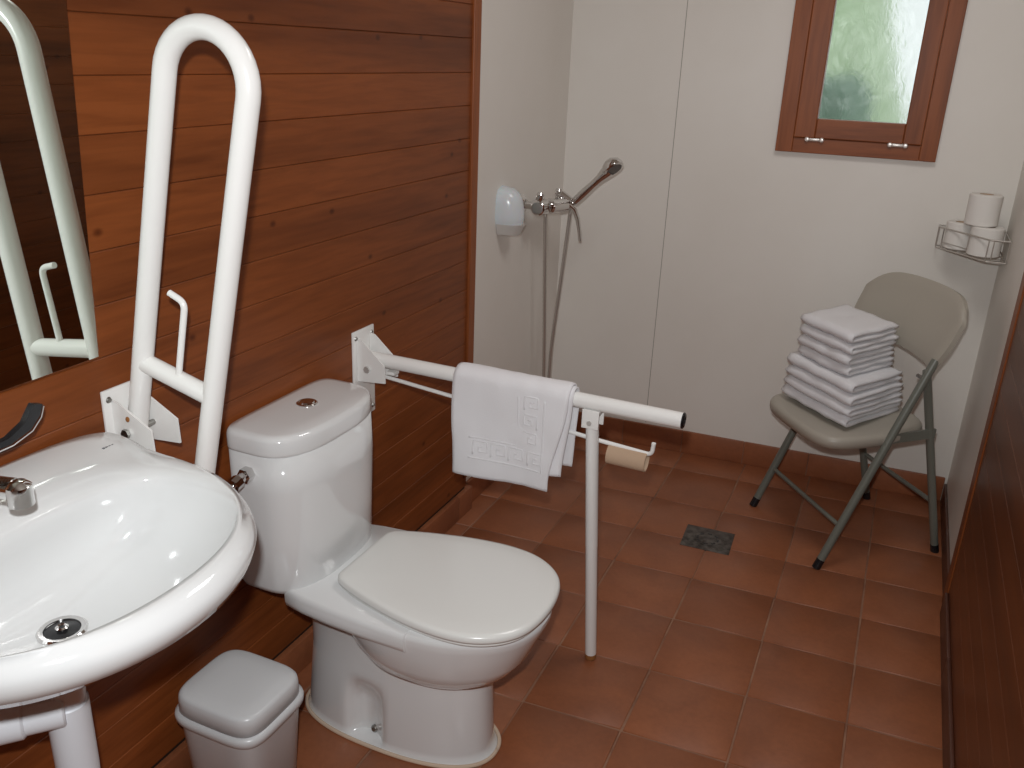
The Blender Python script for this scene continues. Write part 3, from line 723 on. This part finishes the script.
# hand shower
bm = bmesh.new()
hs0, hs1 = Vector((-1.088, 2.995, 0.995)), Vector((-0.955, 2.985, 1.128))
dv = (hs1-hs0).normalized()
tube(bm, [hs0, hs0+dv*0.02, hs0+dv*0.06, hs0+dv*0.11, hs0+dv*0.145, hs1+dv*0.005], 0.01, 18, radii=[0.011, 0.014, 0.0155, 0.0135, 0.015, 0.024]); hsd = build('hand_shower', bm, CHROME, sm)
bm = bmesh.new(); hx = Vector((0.65, -0.35, -0.68)).normalized()
lathe(bm, [(0.0, -0.026), (0.020, -0.024), (0.034, -0.012), (0.039, 0.002), (0.037, 0.012), (0.029, 0.014)], hs1+dv*0.020, hx, 32); build('spray_head', bm, CHROME, hsd)
bm = bmesh.new(); lathe(bm, [(0.029, 0.013), (0.027, 0.0145), (0.0, 0.015)], hs1+dv*0.020, hx, 32); build('spray_face', bm, mat('grey_spray_face', (0.12, 0.11, 0.10), 0.4), hsd)
# hose: down from the mixer, loop, back up to the hand shower
bm = bmesh.new()
hp = [Vector(p) for p in ((-1.150, 2.905, 0.985), (-1.150, 2.91, 0.93), (-1.150, 2.935, 0.70), (-1.150, 2.965, 0.45), (-1.150, 2.98, 0.26), (-1.148, 2.975, 0.18), (-1.140, 2.995, 0.155), (-1.138, 2.995, 0.18), (-1.138, 3.0, 0.26), (-1.132, 2.995, 0.45), (-1.112, 2.997, 0.70), (-1.093, 2.998, 0.93), (-1.088, 2.995, 0.99))]
def catmull(P, n):
    out = []
    for i in range(len(P)-1):
        p0, p1, p2, p3 = P[max(i-1, 0)], P[i], P[i+1], P[min(i+2, len(P)-1)]
        for k in range(n):
            t = k/n; out.append(0.5*((2*p1)+(-p0+p2)*t+(2*p0-5*p1+4*p2-p3)*t*t+(-p0+3*p1-3*p2+p3)*t**3))
    return out+[P[-1]]
hq = catmull(hp, 30); tube(bm, hq, 0.007, 12, radii=[0.0070 if i % 2 else 0.0062 for i in range(len(hq))]); build('hose', bm, WIRE, sm)

# soap dispenser: milky shell on the white wall
sd = thing('soap_dispenser', 'milky blue rounded soap dispenser on the white wall left of the shower mixer', 'soap dispenser', (XLW, 2.68, 1.0))
bm = bmesh.new(); SX, SY, SZ = XLW, 2.685, 1.015
rr = []
for i in range(0, 19):
    t = i/18; zz = lerp(-0.080, 0.072, t); e = (1-abs((t-0.5)*2)**3.0)**(1/2.4)
    N = 40; w = 0.050*(0.55+0.45*e)*(e**0.5 if e > 0 else 0.0) + 0.0005; dp = 0.084*e*(1.05-0.25*t)+0.001
    rr.append([Vector((SX+max(0, math.sin(math.pi*k/(N/2)))**0.8*dp if k <= N/2 else SX, SY+w*math.cos(math.pi*k/(N/2)) if k <= N/2 else SY-w+2*w*(k-N/2)/(N/2), SZ+zz)) for k in range(N)])
loft(bm, rr); build('shell', bm, SOAPM, sd, angle=60)
bm = bmesh.new(); R2 = []
for i in range(9):
    t = i/8; zz = lerp(-0.086, -0.050, t); N = 32; w = lerp(0.034, 0.046, t); dp = lerp(0.066, 0.086, t)
    R2.append([Vector((SX+0.002+max(0, math.sin(math.pi*k/(N/2)))**0.7*dp if k <= N/2 else SX+0.002, SY+w*math.cos(math.pi*k/(N/2)) if k <= N/2 else SY-w+2*w*(k-N/2)/(N/2), SZ+zz)) for k in range(N)])
loft(bm, R2); build('lower_cover', bm, SOAPC, sd, angle=60)

# ---------------------------------------------------------------- corner wire basket with rolls
wk = thing('wire_basket', 'chrome wire corner basket holding toilet rolls high in the right corner', 'basket', (0.25, 3.25, 0.945))
A0, A1, B1, B0 = Vector((0.125, yb(0.125)-0.006, 0)), Vector((0.125, 3.270, 0)), Vector((0.266, 3.105, 0)), Vector((XR-0.005, 3.105, 0))
K = Vector((XR-0.006, yb(XR)-0.008, 0))
Zb, Zt = 0.940, 1.008
def lv_(p, z): return Vector((p.x, p.y, z))
bm = bmesh.new()
for zz, r_ in ((Zb, 0.0022), (Zt, 0.0028)):
    tube(bm, fillet([lv_(A0, zz), lv_(A1, zz), lv_(B1, zz), lv_(B0, zz)], 0.012), r_, 8)
build('rim_wire', bm, WIRE, wk)
for p in (A0, A1, B1, B0, A1.lerp(B1, 0.10), B1.lerp(B0, 0.25)):
    bm = bmesh.new(); tube(bm, [lv_(p, Zb), lv_(p, Zt)], 0.0018, 8); build('upright_wire', bm, WIRE, wk)
bm = bmesh.new()
q0, q1 = A1.lerp(B1, 0.10), A1.lerp(B1, 0.62)
tube(bm, fillet([lv_(q0, Zt), lv_(q0, Zb+0.022), lv_(q1, Zb+0.022), lv_(q1, Zt)], 0.006), 0.0018, 8)
build('front_loop', bm, WIRE, wk)
bm = bmesh.new()
for t in [i/9 for i in range(10)]:
    a = A1.lerp(B1, t); b = A0.lerp(K, min(1, t*1.6)) if t < 0.62 else K.lerp(B0, (t-0.62)/0.38)
    tube(bm, [lv_(a, Zb), lv_(b, Zb)], 0.0014, 6)
tube(bm, [lv_(A0, Zb), lv_(K, Zb), lv_(B0, Zb)], 0.0024, 8); tube(bm, [lv_(A0, Zt), lv_(K, Zt), lv_(B0, Zt)], 0.0024, 8)
build('base_wires', bm, WIRE, wk)
def roll(x, y, z, r, h, label):
    t = thing('toilet_roll', label, 'toilet roll', (x, y, z), 0)
    bm = bmesh.new(); lathe(bm, [(0.0215, 0), (r-0.004, 0), (r, 0.003), (r, h-0.003), (r-0.004, h), (0.0215, h), (0.0215, 0)], (x, y, z), (0, 0, 1), 40); build('paper', bm, PAPER, t)
    bm = bmesh.new(); lathe(bm, [(0.0214, 0.0005), (0.0214, h-0.0005), (0.0202, h-0.0005), (0.0202, 0.0005), (0.0214, 0.0005)], (x, y, z), (0, 0, 1), 28); build('core', bm, CARD, t)
    return t
roll(0.190, 3.268, Zb+0.004, 0.046, 0.088, 'white toilet roll in the corner basket, on the left, lower and uncovered')
roll(0.262, 3.190, Zb+0.004, 0.049, 0.092, 'white toilet roll in the corner basket carrying the other roll')
roll(0.238, 3.210, Zb+0.0965, 0.049, 0.098, 'white toilet roll standing on top of the roll in the corner basket')

# ---------------------------------------------------------------- floor drain
fd = thing('floor_drain', 'square dark metal drain set in the terracotta floor', 'drain', (-0.398, 2.63, 0))
DM = Matrix.Translation((-0.398, 2.632, 0)) @ Matrix.Rotation(math.radians(2.8), 4, 'Z')
bm = bmesh.new(); box(bm, (-0.080, -0.073, -0.003), (0.080, 0.073, 0.002), bevel=0.0015, mtx=DM); build('plate', bm, DRAINM, fd)
bm = bmesh.new(); lathe(bm, [(0.044, 0.002), (0.044, 0.0035), (0.040, 0.004), (0.037, 0.0025), (0.030, 0.003), (0.026, 0.0055), (0.015, 0.005), (0, 0.006)], (-0.398, 2.632, 0.0), (0, 0, 1), 36); gt = build('grate', bm, DRAINM, fd)
bm = bmesh.new()
for k in range(8):
    a = 2*math.pi*k/8; m_ = Matrix.Translation((-0.398, 2.632, 0.0)) @ Matrix.Rotation(a, 4, 'Z')
    box(bm, (0.0305, -0.007, 0.0030), (0.0365, 0.007, 0.0040), mtx=m_)
build('slot', bm, BLACKP, gt, smooth=False)

# ---------------------------------------------------------------- folding chair
CO = Vector((-0.183, 2.779, 0)); cw = Vector((0.61, -0.79, 0)).normalized(); cd = Vector((-cw.y, cw.x, 0))
ch = thing('folding_chair', 'beige plastic folding chair with grey steel legs holding folded towels', 'chair', (CO.x, CO.y, 0))
def Q(w, d, z): return CO + cw*w + cd*d + Vector((0, 0, z))
def lean(z): return 0.010 + 0.40*z
for s in (-1, 1):
    hw = 0.208
    bm = bmesh.new(); tube(bm, [Q(s*hw, lean(0.012), 0.012), Q(s*hw, lean(0.45), 0.45), Q(s*(hw+0.002), lean(0.69), 0.69)], 0.013, 14); lg = build('leg', bm, GREYM, ch)
    bm = bmesh.new(); cyl(bm, Q(s*hw, lean(0.0)-0.001, 0.0), Q(s*hw, lean(0.03), 0.03), 0.0135, 14); build('foot_cap', bm, BLACKP, lg)
    rw = 0.188
    bm = bmesh.new(); tube(bm, [Q(s*rw, 0.462, 0.012), Q(s*rw, 0.300, 0.582), Q(s*rw, 0.281, 0.648)], 0.0125, 14); lg = build('leg', bm, GREYM, ch)
    bm = bmesh.new(); cyl(bm, Q(s*rw, 0.4655, 0.0), Q(s*rw, 0.457, 0.03), 0.0135, 14); build('foot_cap', bm, BLACKP, lg)
    bm = bmesh.new()
    prism(bm, [Q(s*0.194, 0.085, 0.408), Q(s*0.194, 0.355, 0.425), Q(s*0.194, 0.355, 0.455), Q(s*0.194, 0.085, 0.440)], -cw*0.004, cw*0.004); build('seat_rail', bm, GREYM, ch, smooth=False)
    bm = bmesh.new(); cyl(bm, Q(s*0.176, lean(0.63)-0.0, 0.63), Q(s*0.214, lean(0.63), 0.63), 0.006, 10); build('pivot', bm, DULLM, ch)
bm = bmesh.new(); tube(bm, [Q(-0.208, lean(0.145), 0.145), Q(0.208, lean(0.145), 0.145)], 0.0075, 12); build('crossbar', bm, GREYM, ch)
bm = bmesh.new(); tube(bm, [Q(-0.188, 0.419, 0.185), Q(0.188, 0.419, 0.185)], 0.0075, 12); build('crossbar', bm, GREYM, ch)
# seat
bm = bmesh.new()
def seatring(g_, z, N=72):
    out = []
    for k in range(N):
        t = 2*math.pi*k/N; c, s = math.cos(t), math.sin(t)
        n = 4.2; w = (0.205-g_)*sgn(s)*abs(s)**(2/n); d = 0.165 + (0.20-g_)*sgn(c)*abs(c)**(2/n)
        w *= 1-0.10*max(0, (d-0.165)/0.2)
        out.append(Q(w, d, z + 0.02*((d-0.0)/0.4) - 0.0))
    return out
loft(bm, [seatring(0.012, 0.400), seatring(0.004, 0.404), seatring(0.0, 0.415), seatring(0.0, 0.428), seatring(0.004, 0.437), seatring(0.014, 0.441), seatring(0.06, 0.4405), seatring(0.12, 0.438)])
build('seat', bm, BEIGE, ch, angle=60)
# backrest: curved shell wrapped on the two long tubes
def backP(u, v):
    w = lerp(-0.228, 0.228, u); a = abs(w)/0.228
    zlo = 0.667 - 0.006*a*a; zhi = 0.875 - 0.060*a**6 - 0.010*a*a
    z = lerp(zlo, zhi, v); curve = 0.038*(1-a*a)
    return Q(w*(0.945+0.085*math.sin(math.pi*0.5*min(1, v*1.5))), lean(z)+curve+0.002, z)
bm = bmesh.new(); sheet(bm, backP, 36, 16, 0.026)
build('backrest', bm, BEIGE, ch, angle=60)

# ---------------------------------------------------------------- stack of folded towels on the chair
fd_ = Vector((math.cos(math.radians(-45)), math.sin(math.radians(-45)), 0)); sd_ = Vector((math.cos(math.radians(59)), math.sin(math.radians(59)), 0))
def folded(name, c, wf, ws, z0, h, seed, label):
    """c = front corner nearest the viewer (xy), wf width along -fd_, ws depth along sd_"""
    bm = bmesh.new(); th = h/4
    def ribbon(zc, r, s_in, s0):
        def P(u, v):
            # u along the fold path, v along the width
            Ls = ws - s_in - s0; tot = 2*Ls + math.pi*r; s = u*tot
            if s < Ls: a, z = s_in + (Ls - s) + s0, zc - r
            elif s < Ls+math.pi*r:
                t = (s-Ls)/r; a, z = s0 + s_in - r*math.sin(t)*1.0, zc - r*math.cos(t)
            else: a, z = s0 + s_in + (s-Ls-math.pi*r), zc + r
            p = Vector((c[0], c[1], 0)) - fd_*(v*wf) + sd_*(a + 0.006*noise.noise(Vector((v*5, z*60, seed))))
            p += -fd_*0.007*noise.noise(Vector((a*14, z*70, seed+7)))
            z += 0.0035*noise.noise(Vector((a*9, v*7, seed+int(z > zc)*3))) - 0.35*r*sstep((0.05-v)/0.05)*0.3
            return (p.x, p.y, z0 + max(z, th*0.9))
        sheet(bm, P, 34, 14, th*1.9)
    ribbon(h/2, th*0.98, 0.010, 0.0)
    o = build(name, bm, TERRY, angle=180)
    return tag(o, label, 'towel', None)
labs = ['large folded white towel lying directly on the chair seat, bottom of the stack', 'large folded white towel second from the bottom of the stack on the chair',
        'large folded white towel third from the bottom of the stack on the chair', 'topmost of the four wide folded towels, where the stack steps in',
        'smaller folded white towel lying on the wide ones, lowest of the narrow four', 'smaller folded white towel third from the top of the stack on the chair',
        'smaller folded white towel just under the top one of the stack', 'smaller folded white towel on the very top of the stack on the chair']
z = 0.453
for i in range(8):
    if i < 4: c, wf, ws, h = (-0.041+random.uniform(-.004, .004), 2.690+random.uniform(-.006, .006)), 0.312, 0.290-0.008*i, 0.0375
    else: c, wf, ws, h = (-0.066+random.uniform(-.004, .004), 2.735+random.uniform(-.005, .005)), 0.240, 0.240, 0.036
    folded('folded_towel', c, wf, ws, z, h-0.001, i*3.1, labs[i])['group'] = 'folded towels stacked on the chair'
    z += h
